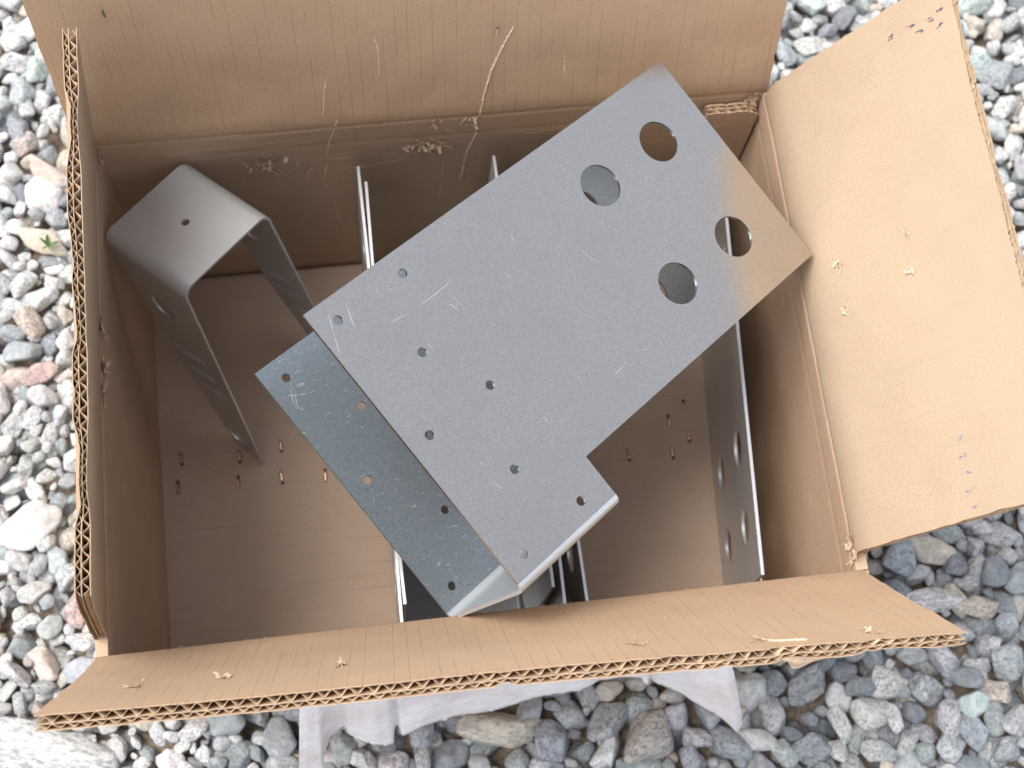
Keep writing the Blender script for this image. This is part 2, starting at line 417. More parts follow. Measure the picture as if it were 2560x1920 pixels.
def chips(side, u, v, wu, wv, n, parent, seed, size=.005, pit=True):
    rr = random.Random(seed); verts = []; faces = []
    for q in range(n):
        cu = u+rr.gauss(0, .5)*wu; cv = v+rr.gauss(0, .5)*wv
        a = rr.uniform(0, 6.28); bend = rr.uniform(-.4, .4); L = size*rr.uniform(.35, 1.35); W = size*rr.choice((.08, .16, .28, .42))*rr.uniform(.7, 1.2)
        lift = L*rr.choice((.10, .2, .35, .6)); seg = 5; b0 = len(verts)
        for i in range(seg+1):
            t = i/seg; wd = W*(1-.55*t)*(.7+.6*rr.random())
            for sgn in (-1, 1):
                x = t*L; y = sgn*wd+L*bend*t*t; cur = lift*t**1.6
                verts.append(side.place(cu+x*math.cos(a)-y*math.sin(a), cv+x*math.sin(a)+y*math.cos(a), -.0002-cur-rr.uniform(0, .0004)))
        for i in range(seg): k = b0+2*i; faces.append((k, k+1, k+3, k+2))
    o = mesh_obj('torn_paper', verts, faces, M_torn, parent, False)
    if pit:
        pv = [side.place(u, v, -.00015)]; m = 11; ru, rv = pit if isinstance(pit, tuple) else (wu*.35, wv*.35)
        for i in range(m):
            t = 2*math.pi*i/m; s_ = rr.uniform(.5, 1.25)
            pv.append(side.place(u+ru*s_*math.cos(t), v+rv*s_*math.sin(t), -.00015))
        mesh_obj('staple_hole_shade', pv, [(0, 1+i, 1+(i+1) % m) for i in range(m)], M_pit_shade, parent)  # flat patch on the surface, the hole's inner shade put into its colour
    return o

T1 = [(0.2889, 0.081), (0.2817, 0.0652), (0.2743, 0.0447), (0.2698, 0.023), (0.2668, 0.0004), (0.2622, -0.0068), (0.2661, -0.0268), (0.2602, -0.0547), (0.2584, -0.077), (0.2577, -0.0886), (0.2564, -0.1084)]
T2 = [(0.1695, 0.0098), (0.1667, -0.0022), (0.1623, -0.0221), (0.1581, -0.0503), (0.1584, -0.0616), (0.1559, -0.0726), (0.1544, -0.0896), (0.1586, -0.1216), (0.1624, -0.1663), (0.1678, -0.2199)]
T3 = [(0.1983, 0.0884), (0.2006, 0.076), (0.2007, 0.0614), (0.1999, 0.0466)]
T4 = [(0.3234, 0.0586), (0.3242, 0.0391), (0.3266, 0.03)]
T5 = [(0.1658, 0.0504), (0.1634, 0.0398), (0.1604, 0.0132)]
T6 = [(0.2432, -0.0405), (0.2429, -0.0779), (0.2421, -0.1056), (.2405, -.14)]
ribbon(S_back, T1[:5], .0017, f_back, .0010, seed=1.); ribbon(S_back, T1[4:], .0018, w_back, .0010, seed=2.)
ribbon(S_back, T2[:2], .0007, f_back, seed=3.); ribbon(S_back, T2[1:7], .0016, w_back, seed=4.); ribbon(S_back, T2[6:], .0009, w_back, .0003, seed=5.)
for k, T in enumerate((T3, T4, T5)): ribbon(S_back, T, .0010, f_back, .0004, seed=6.+k)
ribbon(S_back, T6, .0010, w_back, .0003, seed=9.)
for k, T in enumerate(([(.09, -.03), (.125, -.024), (.15, -.019)], [(.135, -.05), (.142, -.08), (.143, -.11), (.146, -.15)],
                       [(.30, -.035), (.33, -.032), (.345, -.034)], [(.05, -.02), (.075, -.016), (.11, -.017), (.14, -.013)],
                       [(.21, -.056), (.235, -.047), (.25, -.043)], [(.165, -.07), (.19, -.068), (.215, -.06)])):
    ribbon(S_back, T, .00035, w_back, .0002, seed=20.+k)
chips(S_back, .1173, -.0462, .020, .008, 52, w_back, 1, .0046, (.0045, .0022)); chips(S_back, .121, -.060, .007, .010, 20, w_back, 2, .0042, (.0015, .003))
chips(S_back, .2332, -.0387, .017, .008, 54, w_back, 3, .0054, (.003, .002)); chips(S_back, .2275, -.047, .005, .006, 14, w_back, 4, .005, False)
for k, (u, v) in enumerate(((.2379, -.008), (.2445, -.0125), (.2637, -.0023), (.1471, -.0647), (.2395, -.001), (.262, -.010))):
    chips(S_back, u, v, .004, .003, 6, w_back, 10+k, .005, (.0014, .0010))
chips(S_back, .2783, .0812, .002, .002, 4, f_back, 30, .003, (.0016, .0012)); chips(S_back, .0383, .1254, .0015, .003, 3, f_back, 31, .002, (.0012, .0032))
for k, (u, v) in enumerate(((.1923, .0987), (.1931, .0429), (.167, .0961), (.163, .0416))):
    a = (u+.005, v); b = (u-.006, v+.0006)
    ribbon(S_right, [a, (u, v+.0012), b], .0011, f_right, .0006, seed=40.+k)
    chips(S_right, u-.001, v+.0006, .005, .0016, 7, f_right, 40+k, .0034, (.0042, .0008))
for k, (u, v) in enumerate(((.0346, .112), (.0833, .1093), (.1451, .1118), (.3054, .1336), (.3676, .1476), (.4227, .1500))):
    chips(S_front, u, v, .004, .004, 8, f_front, 50+k, .0048, (.0016, .0013))
ribbon(S_front, [(.369, .149), (.378, .151), (.388, .1565)], .0012, f_front, .0016, seed=60.)
for k, (u, v) in enumerate(((.212, .004), (.186, -.002), (.168, .000))):          # shreds along the left crease
    chips(S_left, u, v-.003, .006, .002, 9, w_left, 70+k, .0095-.0015*k, False)
rr = random.Random(5)
for k in range(26):                                                             # fibres along creases
    u = rr.uniform(.03, .44); chips(S_front, u, .001, .003, .0006, 2, f_front, 100+k, .0022, False)
chips(S_right, .014, .002, .006, .005, 16, w_right, 140, .008, False); chips(S_right, .009, .006, .002, .004, 10, f_right, 141, .009, False)
chips(S_back, .462, -.004, .003, .004, 10, w_back, 142, .007, False); chips(S_left, .335, -.006, .004, .004, 8, w_left, 143, .007, False)
for k in range(34):                                                             # pressed score marks below the back crease
    u = .07+.0079*k
    if nz(u*31, 4.4) > -.25: ribbon(S_back, [(u, -.027), (u+.0004, -.031-.006*abs(nz(u*80, 1.)))], .0011, w_back, .00015, 'score_mark', 80.+k)
for k in range(22):
    u = .05+.0079*k
    if nz(u*41, 2.4) > -.2: ribbon(S_right, [(u, -.014), (u, -.010-.004*abs(nz(u*70, 1.)))], .0010, w_right, .0002, 'score_mark', 120.+k)
for k, (ua, ub_) in enumerate(((.002, .050), (.052, .105), (.15, .19), (.20, .235), (.30, .335), (.36, .40), (.41, .455))):
    ribbon(S_back, [(ua, .0008), ((ua+ub_)/2, -.0006), (ub_, .0006)], .0010 if k < 2 else .0006, f_back, .0004, seed=160.+k)
for k, (ua, ub_) in enumerate(((.03, .10), (.14, .21), (.24, .31))):
    ribbon(S_right, [(ua, -.0004), ((ua+ub_)/2, .0006), (ub_, -.0002)], .0006, f_right, .0003, seed=170.+k)
for k in range(16):
    u = rr.uniform(.02, .43); v = -rr.uniform(.02, .11); a = rr.uniform(-.3, .3)+(1.57 if k % 2 else 0); L = rr.uniform(.006, .02)
    ribbon(S_back, [(u, v), (u+L*.5*math.cos(a), v+L*.5*math.sin(a)+.001), (u+L*math.cos(a), v+L*math.sin(a))], .00035, w_back, .0002, seed=180.+k)
# torn flap of outer liner hanging from the front edge
hang = []
for i in range(9):
    for j in range(6):
        t = i/8; u = .372+.026*t; top = .1655-.004*t
        depth = .013*max(0., 1-abs(t-.28)/(.28 if t < .28 else .72))
        q = S_front.place(u, top, .0078); hang.append(q+Vector((0, -.55, -.75))*depth*(j/5)+Vector((0, -.0012*math.sin(j), 0)))
mesh_obj('torn_paper', hang, [(i*6+j, (i+1)*6+j, (i+1)*6+j+1, i*6+j+1) for i in range(8) for j in range(5)], M_torn, f_front, True)

def mark(side, u, v, su, sv, mat, parent, seed):
    rr = random.Random(seed); V = []; Fc = []
    for q in range(5):
        cu = u+rr.uniform(-1, 1)*su; cv = v+rr.uniform(-1, 1)*sv; m = 6; b = len(V)
        r = rr.uniform(.15, .5)*min(su, sv)+.00012
        for i in range(m):
            t = 6.283*i/m; s_ = rr.uniform(.5, 1.4); V.append(side.place(cu+r*s_*math.cos(t), cv+2*r*s_*math.sin(t), -.00018))
        Fc.append(tuple(range(b, b+m)))
    return mesh_obj('ink_mark', V, Fc, mat, parent)
for k, (u, v) in enumerate(((.3144, .1565), (.3125, .1492), (.3048, .1546), (.316, .135), (.317, .120), (.309, .140))):
    mark(S_right, u, v, .0014, .0026, M_ink, f_right, k)
for k in range(6): mark(S_right, .0572-.0104*k, .1049-.0004*k, .0009, .0026, M_blue, f_right, 20+k)

staples = [(0.0949, 0.1841), (0.0589, 0.156), (0.0934, 0.158), (0.1283, 0.1542), (0.0152, 0.1818), (0.0113, 0.1573), (0.0615, 0.1788), (0.3788, 0.1723), (0.3751, 0.147), (0.4127, 0.1699), (0.4115, 0.145), (0.4274, 0.1812), (0.427, 0.1572)]
for k, (x, y) in enumerate(staples):
    z = floor_z(x, y)+.0006; L = .0040; w = .0008; V = []; Fc = []
    a = rr.uniform(-.12, .12); ca, sa = math.cos(a), math.sin(a); seg = 6
    for i in range(seg+1):
        t = -1+2*i/seg; zz = z-(.0003 if i in (0, seg) else 0)
        for (px, pz) in ((-w, 0), (-w*.6, .0005), (w*.6, .0005), (w, 0)):
            V.append((x+px*ca-t*L*sa, y+t*L*ca+px*sa, zz+pz))
    for i in range(seg):
        for j in range(3): b = i*4+j; Fc.append((b, b+1, b+5, b+4))
    st = mesh_obj('staple', V, Fc, M_copper, floor, False)
    sgn = 1 if k % 2 else -1; PV = []
    for (px, py) in ((-.0012, -.0052), (-.0004, -.0057), (.0010, -.0054), (.0013, .0), (.0011, .0053), (-.0003, .0058), (-.0013, .0050), (-.0010, .001)):
        qx = px*rr.uniform(.85, 1.2); qy = py*rr.uniform(.9, 1.1)+.0012*sgn; PV.append((x+qx*ca-qy*sa, y+qy*ca+qx*sa, floor_z(x, y)+.0005))
    m = len(PV)
    mesh_obj('staple_slot_shade', PV, [tuple(range(m))], M_pit_shade, floor)  # flat dark outline under the staple, painted as the shade of its slot

# torn white label peeling off the front
lab_bottom = [(.0916, -.0848, .04), (.1102, -.0838, .04), (.1126, -.0669, .06), (.119, -.0575, .08), (.1312, -.051, .1), (.1334, -.0557, .1), (.1447, -.0612, .09), (.153, -.066, .09), (.1638, -.0654, .09), (.1664, -.0545, .1), (.1763, -.0532, .1), (.2071, -.0468, .11), (.2377, -.0456, .11), (.2706, -.0405, .12), (.2958, -.04, .12), (.3096, -.0356, .13), (.3378, -.0367, .13), (.3502, -.046, .11), (.3689, -.0566, .1), (.3769, -.0627, .1), (.3988, -.0765, .09), (.4081, -.0877, .09), (.4122, -.0817, .09)]
lab_top_x = [.112, .122, .128, .133, .139, .141, .149, .156, .164, .168, .177, .206, .236, .268, .293, .307, .334, .342, .352, .358, .368, .378, .384]
LV = []; LF = []; rows = 22; cols = []
for i in range(len(lab_bottom)-1):
    seg = max(2, int(abs(lab_bottom[i+1][0]-lab_bottom[i][0])/.0022)+1)
    for k in range(seg): cols.append((i, k/seg))
cols.append((len(lab_bottom)-2, 1.0))
for side_ in (0, 1):
    for ci, (i, f) in enumerate(cols):
        B = Vector(lab_bottom[i]).lerp(Vector(lab_bottom[i+1]), f); tx = lab_top_x[i]+(lab_top_x[i+1]-lab_top_x[i])*f
        B = B+Vector((0, -.007 if .17 < B.x < .345 else 0, 0)); A = Vector((tx, Y0-TH-.001, .205)); Mid = Vector(((tx+B.x)/2, min(-.030, B.y*.75), (A.z+B.z)/2+.012))
        for j in range(rows+1):
            t = j/rows; P = A*(1-t)**2+Mid*2*t*(1-t)+B*t*t
            e = t*t
            P += Vector((.0007*nz(ci*1.7, 3.)*e, (.0022*nz(P.x*45, t*4, 3.)+.0007*nz(P.x*160, t*13))*min(1, t*3), (.003*nz(P.x*38, t*5, 7.)+.0012*nz(ci*.9, 9.)*e)*min(1, t*3)))
            LV.append(P+Vector((0, -.0001, -.00035))*side_)
n1 = len(cols)*(rows+1)
for i in range(len(cols)-1):
    for j in range(rows):
        a = i*(rows+1)+j; b = a+rows+1
        LF.append((a, b, b+1, a+1)); LF.append((n1+a, n1+a+1, n1+b+1, n1+b))
    a = i*(rows+1)+rows; LF.append((a, a+rows+1, n1+a+rows+1, n1+a))
tag(mesh_obj('paper_label', LV, LF, M_label, box, True), 'torn white paper label peeling from the front of the box')

# ------------------------------------------------------------------ sheet metal
def plate_mesh(outer, holes, th):
    loops = [[Vector((x, y, 0)) for x, y in outer]] + [[Vector((x, y, 0)) for x, y in h] for h in holes]
    tris = tessellate_polygon(loops); pts = [p for l in loops for p in l]; n = len(pts)
    verts = [Vector((p.x, p.y, 0)) for p in pts]+[Vector((p.x, p.y, -th)) for p in pts]
    faces = []
    for t in tris:
        a, b, c = t
        cr = (pts[b]-pts[a]).cross(pts[c]-pts[a]).z
        if cr < 0: a, c = c, a
        faces.append((a, b, c)); faces.append((n+a, n+c, n+b))
    k = 0
    for l in loops:
        m = len(l)
        for i in range(m): j = (i+1) % m; faces.append((k+i, k+j, n+k+j, n+k+i))
        k += m
    return verts, faces
def circle(cx, cy, r, m=40): return [(cx+r*math.cos(6.2831853*i/m), cy+r*math.sin(6.2831853*i/m)) for i in range(m)]
def finish(o, w=.00035):
    bm = bmesh.new(); bm.from_mesh(o.data); bmesh.ops.recalc_face_normals(bm, faces=bm.faces); bm.to_mesh(o.data); bm.free()
    b = o.modifiers.new('bevel', 'BEVEL'); b.width = w; b.segments = 2; b.limit_method = 'ANGLE'; b.angle_limit = R(35)
    return o

S_, T_, T2_, s1_ = .3134, .1951, .1616, .0840
SMALL = [(.0145, .0135), (.0648, .0135), (.043, .056), (.0145, .0948), (.064, .0945), (.0426, .1400), (.0140, .1790), (.0632, .1788)]
BIG = [(.2128, .0415), (.2705, .0415), (.2128, .1190), (.2705, .1190)]
def flange(name, mat, parent, X, n, th, rb=.0055, full=True):
    if full: outer = [(0, 0), (S_, 0), (S_, -T2_), (s1_, -T2_), (s1_, -(T_-rb)), (0, -(T_-rb))]
    else: outer = [(0, 0), (S_, 0), (S_, -T2_), (0, -T2_)]
    holes = [circle(s, -t, .0029, 20) for s, t in SMALL if full or t < T2_-.01]+[circle(s, -t, .0139, 56) for s, t in BIG]
    v, f = plate_mesh(outer, holes, th)
    return finish(mesh_obj(name, [X @ (p+Vector((0, 0, n))) for p in v], f, mat, parent))

def web(mat, parent, X, h, th, rb=.0055, bow=0.):
    # path in (t, n): outer skin of the sheet, from the first flange round to the second
    prof = []
    for i in range(9): a = math.pi/2*i/8; prof.append((T_-rb+rb*math.sin(a), -rb+rb*math.cos(a)))
    hb = h+th
    for i in range(9): a = math.pi/2*i/8; prof.append((T_-rb+rb*math.cos(a), -hb+rb-rb*math.sin(a)))
    inner = []
    ri = rb-th
    for i in range(9): a = math.pi/2*i/8; inner.append((T_-rb+ri*math.sin(a), -rb+ri*math.cos(a)))
    for i in range(9): a = math.pi/2*i/8; inner.append((T_-rb+ri*math.cos(a), -hb+rb-ri*math.sin(a)))
    V = []; Fc = []; m = len(prof); ns = 8
    for q in range(ns+1):
        s = s1_*q/ns
        for (t, n) in prof: V.append(X @ Vector((s, -t, n)))
        for (t, n) in inner: V.append(X @ Vector((s, -t, n)))
    for q in range(ns):
        for i in range(m-1):
            a = q*2*m+i; b = a+2*m
            Fc.append((a, b, b+1, a+1)); a += m; b += m; Fc.append((a, a+1, b+1, b))
    for q in (0, ns):
        for i in range(m-1): a = q*2*m+i; Fc.append((a, a+1, a+m+1, a+m))
    o = mesh_obj('web_plate', V, Fc, mat, parent, True)
    bm = bmesh.new(); bm.from_mesh(o.data); bmesh.ops.recalc_face_normals(bm, faces=bm.faces); bm.to_mesh(o.data); bm.free()
    o.data.set_sharp_from_angle(angle=R(35)); return o

def u_bracket(label, X, h, th, mats):
    base = X.translation
    e = empty('steel_bracket', base); tag(e, label, 'bracket', 'galvanised steel brackets in the box')
    flange('side_plate', mats[0], e, X, 0, th); web(mats[-1], e, X, h, th); flange('side_plate', mats[1], e, X, -h, th)
    return e
XA = Matrix.Translation((0.14179562, 0.14952341, 0.38583752)) @ Euler((R(13.5165), R(15.00518), R(37.36835)), 'XYZ').to_matrix().to_4x4()
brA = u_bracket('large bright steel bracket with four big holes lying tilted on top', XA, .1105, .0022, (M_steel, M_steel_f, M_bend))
M_scr = plain('scratched_zinc', (.66, .67, .67), .4, .1, 900., metallic=.6)
SCR = [((.0467, -.0098), (.0427, -.0175)), ((.0247, -.0089), (.0197, -.0223)), ((.0126, -.0067), (.0071, -.0184)), ((.0071, -.0184), (.0024, -.0306)), ((.0792, -.0345), (.0822, -.0514)), ((.0759, -.0428), (.078, -.0498)), ((.0602, -.0341), (.0886, -.0333)), ((.0786, -.128), (.078, -.1325)), ((.1337, -.1363), (.1442, -.1353)), ((.1593, -.1361), (.1657, -.1379)), ((.0385, -.0322), (.0509, -.0339)), ((.1713, -.0645), (.1748, -.0773))]
SCR2 = [((.0145, -.0166), (.0129, -.0235)), ((.0129, -.0235), (.0076, -.0332)), ((.0121, -.0203), (.007, -.0314))]
rr = random.Random(12)
for q in range(9):
    x, y = rr.uniform(.01, .30), -rr.uniform(.01, .15); a = rr.gauss(-1.2, .5); L = rr.uniform(.001, .006); SCR.append(((x, y), (x+L*math.cos(a), y+L*math.sin(a))))
for pl_, lst, n_ in ((brA.children[0], SCR, .00004), (brA.children[2], SCR2, -.1105+.00004)):
    V = []; Fc = []
    for (p0, p1) in lst:
        d = Vector((p1[0]-p0[0], p1[1]-p0[1])); nn = Vector((-d.y, d.x)).normalized()*rr.uniform(.00008, .00022); b0 = len(V); seg = 6; bow = rr.uniform(-.05, .05)
        for i in range(seg+1):
            t = i/seg; w = math.sin(math.pi*(.05+.9*t)); c = Vector(p0)+d*t+Vector((-d.y, d.x))*bow*math.sin(math.pi*t)
            for sg in (-1, 1): V.append(XA @ Vector((c.x+sg*nn.x*w, c.y+sg*nn.y*w, n_)))
        for i in range(seg): k = b0+2*i; Fc.append((k, k+1, k+3, k+2))
    tag(mesh_obj('scratches', V, Fc, M_scr, pl_), kind='stuff')
def frame(xl, yl, zl, origin, yaw, lean):
    m = Matrix((xl, yl, zl)).transposed().to_4x4()
    return Matrix.Translation(origin) @ Matrix.Rotation(yaw, 4, 'Z') @ Matrix.Rotation(lean, 4, 'Y') @ m
XB = frame(Vector((0, 1, 0)), Vector((0, 0, 1)), Vector((1, 0, 0)), (.2800, .0150, .1968), R(.4), R(1.5))
XC = frame(Vector((0, -1, 0)), Vector((0, 0, 1)), Vector((-1, 0, 0)), (.1828, .3165, .1970), R(-1.0), R(1.2))
u_bracket('upright steel bracket under the large one, its dark web on the box floor', XB, .0975, .0020, (M_steel_d, M_steel_d))
u_bracket('upright steel bracket nested beside its twin, right-hand of the two thin left edges', XC, .1070, .0020, (M_steel_d, M_steel_d))

def flat_plate(label, X, th, mat, name='perforated_plate'):
    e = empty(name, X.translation)
    o = flange('plate', mat, e, X, 0, th, full=False)
    tag(e, label, 'steel plate', 'flat steel plates in the box'); return e
XD = frame(Vector((0, -1, 0)), Vector((0, 0, 1)), Vector((-1, 0, 0)), (.4490, .3250, .1622), R(-4.2), R(-2.6))
flat_plate('perforated steel plate standing upright along the right wall, four big holes at its front', XD, .0022, M_steel_d)
XE = frame(Vector((0, -1, 0)), Vector((0, 0, 1)), Vector((-1, 0, 0)), (.3000, .3200, .1622), R(.6), R(1.5))
flat_plate('steel plate standing on edge in the middle, right of the nested brackets', XE, .0020, M_steel_d)

# louvred U-bracket standing in the back left corner
Fo = Vector((.0575, .2278, .24)); e1 = Vector((-.6878, .6872, -.2339)); e2 = Vector((.7203, .6859, -.1033)); e3 = Vector((.0895, -.2395, -.9668))
ub = empty('post_bracket', (.075, .25, 0)); tag(ub, 'tapered U-shaped steel post bracket with slots standing in the back left corner', 'bracket')
W_, SP, LL, th, rb = .079, .0815, .2495, .0018, .0095
def leg_w(d): return W_-(W_-.027)*d/LL
def leg(splay, e2off, sign):
    outer = [(0, rb), (leg_w(rb), rb), (leg_w(LL), LL), (.0, LL-.003)]
    holes = [circle(.040, .054, .0105, 30), circle(.0215, .222, .0085, 30)]
    v, f = plate_mesh(outer, holes, th); out = []
    for p in v:
        d = p.y-rb
        off = e2off+splay*d
        out.append(Fo+e1*p.x+e3*p.y+e2*(off+(-p.z)*sign))
    o = finish(mesh_obj('leg', out, f, M_post, ub))
    # ridges pressed out of the sheet
    face = 0. if sign > 0 else -th
    for (c0, c1, d) in ((.016, .056, .108), (.012, .054, .130), (.008, .048, .151)):
        V = []; Fc = []
        for i in range(17):
            t = i/16; c = c0+(c1-c0)*t; hh = .0030*math.sin(math.pi*min(1, max(0, t)))**.45
            for q in range(7):
                ang = math.pi*q/6; y = d-.0021*math.cos(ang)+.002*(t-.5)
                V.append(Fo+e1*c+e3*y+e2*(e2off+splay*(y-rb)+face+.0002-hh*math.sin(ang)))
        for i in range(16):
            for j in range(6): k = i*7+j; Fc.append((k, k+7, k+8, k+1))
        mesh_obj('pressed_ridge', V, Fc, M_post, o, True)
leg(.0, 0., 1.); leg(.10, SP, -1.)
# top plate with its two large bends
prof = []
for i in range(11): a = math.pi/2*i/10; prof.append((rb-rb*math.cos(a), rb-rb*math.sin(a)))
for i in range(1, 6): prof.append((rb+(SP-2*rb)*i/6, 0))
for i in range(11): a = math.pi/2*i/10; prof.append((SP-rb+rb*math.sin(a), rb-rb*math.cos(a)))
nrm = []
for i in range(len(prof)):
    a = prof[max(0, i-1)]; b = prof[min(len(prof)-1, i+1)]; d = Vector((b[0]-a[0], b[1]-a[1])).normalized(); nrm.append((-d.y, d.x))
V = []; Fc = []; nw = 10; m = len(prof)
for q in range(nw+1):
    for lay in (0, 1):
        for (p, n) in zip(prof, nrm):
            w = leg_w(min(p[1], rb))*q/nw
            V.append(Fo+e1*w+e2*(p[0]+n[0]*th*lay)+e3*(p[1]+n[1]*th*lay))
for q in range(nw):
    for i in range(m-1):
        a = q*2*m+i; b = a+2*m; Fc.append((a, b, b+1, a+1)); a += m; b += m; Fc.append((a, a+1, b+1, b))
for q in (0, nw):
    for i in range(m-1): a = q*2*m+i; Fc.append((a, a+1, a+m+1, a+m))
tp = mesh_obj('top_plate', V, Fc, M_post, ub, True)
bm = bmesh.new(); bm.from_mesh(tp.data); bmesh.ops.recalc_face_normals(bm, faces=bm.faces); bm.to_mesh(tp.data); bm.free()
tp.data.set_sharp_from_angle(angle=R(35))
c0 = Fo+e1*.0402+e2*.0417-e3*.0002
HV = [c0+e1*(.0030*math.cos(6.283*i/24))+e2*(.0030*math.sin(6.283*i/24)) for i in range(24)]
bo = mesh_obj('cutter', HV+[v+e3*.006-e3*.003 for v in HV], [], M_post)   # cutter for the bolt hole
bpy.data.objects.remove(bo)
md_v = [c0+e1*(.0029*math.cos(6.283*i/24))+e2*(.0029*math.sin(6.283*i/24))-e3*.004 for i in range(24)]
md_v += [p+e3*.012 for p in md_v]
cut_me = bpy.data.meshes.new('cut'); cut_me.from_pydata([tuple(v) for v in md_v], [], [tuple(range(23, -1, -1)), tuple(range(24, 48))]+[(i, (i+1) % 24, 24+(i+1) % 24, 24+i) for i in range(24)])
cut = bpy.data.objects.new('cut', cut_me); col.objects.link(cut)
bm = bmesh.new(); bm.from_mesh(cut_me); bmesh.ops.recalc_face_normals(bm, faces=bm.faces); bm.to_mesh(cut_me); bm.free()
md = tp.modifiers.new('hole', 'BOOLEAN'); md.operation = 'DIFFERENCE'; md.object = cut; md.solver = 'EXACT'
bpy.context.view_layer.update()
dg = bpy.context.evaluated_depsgraph_get()
newme = bpy.data.meshes.new_from_object(tp.evaluated_get(dg)); tp.modifiers.clear(); tp.data = newme; newme.name = 'top_plate'
bpy.data.objects.remove(cut)

# ------------------------------------------------------------------ gravel
ground = mesh_obj('ground', [(-6, -6, -.043), (6, -6, -.043), (6, 6, -.043), (-6, 6, -.043)], [(0, 1, 2, 3)], M_sand)
tag(ground, 'pale sandy ground under the loose gravel', None, None, 'structure')

def ico(sub):
    bm = bmesh.new(); bmesh.ops.create_icosphere(bm, subdivisions=sub, radius=1.0)
    v = np.array([p.co[:] for p in bm.verts]); f = np.array([[q.index for q in p.verts] for p in bm.faces]); bm.free(); return v, f
V3, F3 = ico(4); V2, F2 = ico(3); V1, F1 = ico(2)
def stone_shape(seed, D, p=None):
    r = np.random.default_rng(seed)
    n = r.integers(7, 14); nr = r.normal(size=(n, 3)); nr /= np.linalg.norm(nr, axis=1)[:, None]
    nr = np.vstack([nr, -nr[:4]]); h = r.uniform(.62, 1.0, len(nr))
    pw = p or r.uniform(9, 30)
    dp = np.maximum(D @ nr.T, 0)/h
    rad = (np.sum(dp**pw, axis=1)+.62**pw)**(-1/pw)
    rad = np.minimum(rad, 1.25)
    ph = r.uniform(0, 6.28, (6, 3)); fr = r.normal(size=(6, 3))*2.6
    for q in range(6): rad *= 1+.022*np.sin(D @ fr[q]+ph[q, 0])
    for q in range(6): rad *= 1+.008*np.sin(D @ (fr[q]*3.3)+ph[q, 1])
    P = D*rad[:, None]
    P *= np.array([r.uniform(1.0, 1.32), r.uniform(.78, .98), r.uniform(.58, .82)])
    return P
NV = 46
variants = []
for k in range(NV):
    P = stone_shape(100+k, V3); me = bpy.data.meshes.new('pebble')
    me.from_pydata(P.tolist(), [], F3.tolist()); me.polygons.foreach_set('use_smooth', [True]*len(me.polygons))
    a = me.attributes.new('loc', 'FLOAT_VECTOR', 'POINT'); a.data.foreach_set('vector', P.astype(np.float32).ravel())
    me.materials.append(M_stone); me.update(); variants.append(me)
mid_shapes = [stone_shape(100+k, V2) for k in range(NV)]; low = [stone_shape(100+k, V1) for k in range(NV)]

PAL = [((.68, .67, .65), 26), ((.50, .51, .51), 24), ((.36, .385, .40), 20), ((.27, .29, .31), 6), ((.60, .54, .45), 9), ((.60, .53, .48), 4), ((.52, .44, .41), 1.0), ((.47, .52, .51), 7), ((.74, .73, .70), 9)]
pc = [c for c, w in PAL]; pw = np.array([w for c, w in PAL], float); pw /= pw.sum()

# fixed, recognisable stones: x, y, radius, colour, stretch, turn
FIX = [(.245, -.058, .031, (.56, .51, .43), (1.15, .72, .8), -.1), (.361, -.077, .030, (.40, .365, .335), (.95, .95, .7), .6),
       (-.105, -.034, .036, (.56, .56, .55), (1.2, .75, .7), -.35), (-.097, .393, .020, (.62, .54, .44), (1.05, .9, .9), -.6),
       (-.074, .074, .019, (.50, .37, .35), (.75, 1.15, .8), .2), (-.093, .434, .017, (.70, .69, .67), (.7, 1.2, .9), -.3),
       (-.101, .272, .014, (.52, .38, .35), (1.1, .85, .8), 0.), (.752, .484, .021, (.42, .49, .48), (.95, 1.1, .8), -.4),
       (.557, -.057, .018, (.62, .60, .57), (1.1, .9, .8), .2), (.605, .004, .021, (.63, .60, .58), (1.25, .7, .7), -.15),
       (.493, -.054, .025, (.34, .345, .335), (.95, .95, .7), .4), (-.085, .452, .018, (.60, .48, .41), (1.2, .7, .7), -.7),
       (-.112, .145, .024, (.62, .62, .61), (1., .9, .75), .5), (.62, -.105, .017, (.30, .33, .36), (.8, 1.2, .8), .3)]
GX0, GX1, GY0, GY1 = -.55, 1.15, -.50, 1.00
cell = .04; grid = {}
stones = []
def can(x, y, r, k):
    ci, cj = int(x//cell), int(y//cell)
    for i in range(ci-2, ci+3):
        for j in range(cj-2, cj+3):
            for (a, b, q) in grid.get((i, j), ()):
                if (a-x)**2+(b-y)**2 < ((q+r)*k)**2: return False
    return True
def put(x, y, r): grid.setdefault((int(x//cell), int(y//cell)), []).append((x, y, r))
def in_box(x, y, m=0.): return X0-m < x < X1+m and Y0-m < y < Y1+m
for f in FIX: put(f[0], f[1], f[2]*.78); stones.append(('fix', f))
for (r0, r1, tries) in ((.0135, .0175, 3600), (.0108, .0135, 26000), (.0085, .0108, 44000), (.0062, .0085, 46000), (.0040, .0062, 40000)):
    for _ in range(tries):
        x = random.uniform(GX0, GX1); y = random.uniform(GY0, GY1)
        if in_box(x, y, -.03): continue
        r = random.uniform(r0, r1)*(.66 if x < .03 else (.78 if y > .1 else .86))
        if can(x, y, r, .84): put(x, y, r); stones.append(('top', (x, y, r)))
grid = {}                                                        # the layer below shows in the gaps
for (r0, r1, tries) in ((.012, .016, 8000), (.008, .012, 12000)):
    for _ in range(tries):
        x = random.uniform(GX0, GX1); y = random.uniform(GY0, GY1)
        if in_box(x, y, -.02): continue
        r = random.uniform(r0, r1)
        if can(x, y, r, .92): put(x, y, r); stones.append(('low', (x, y, r)))

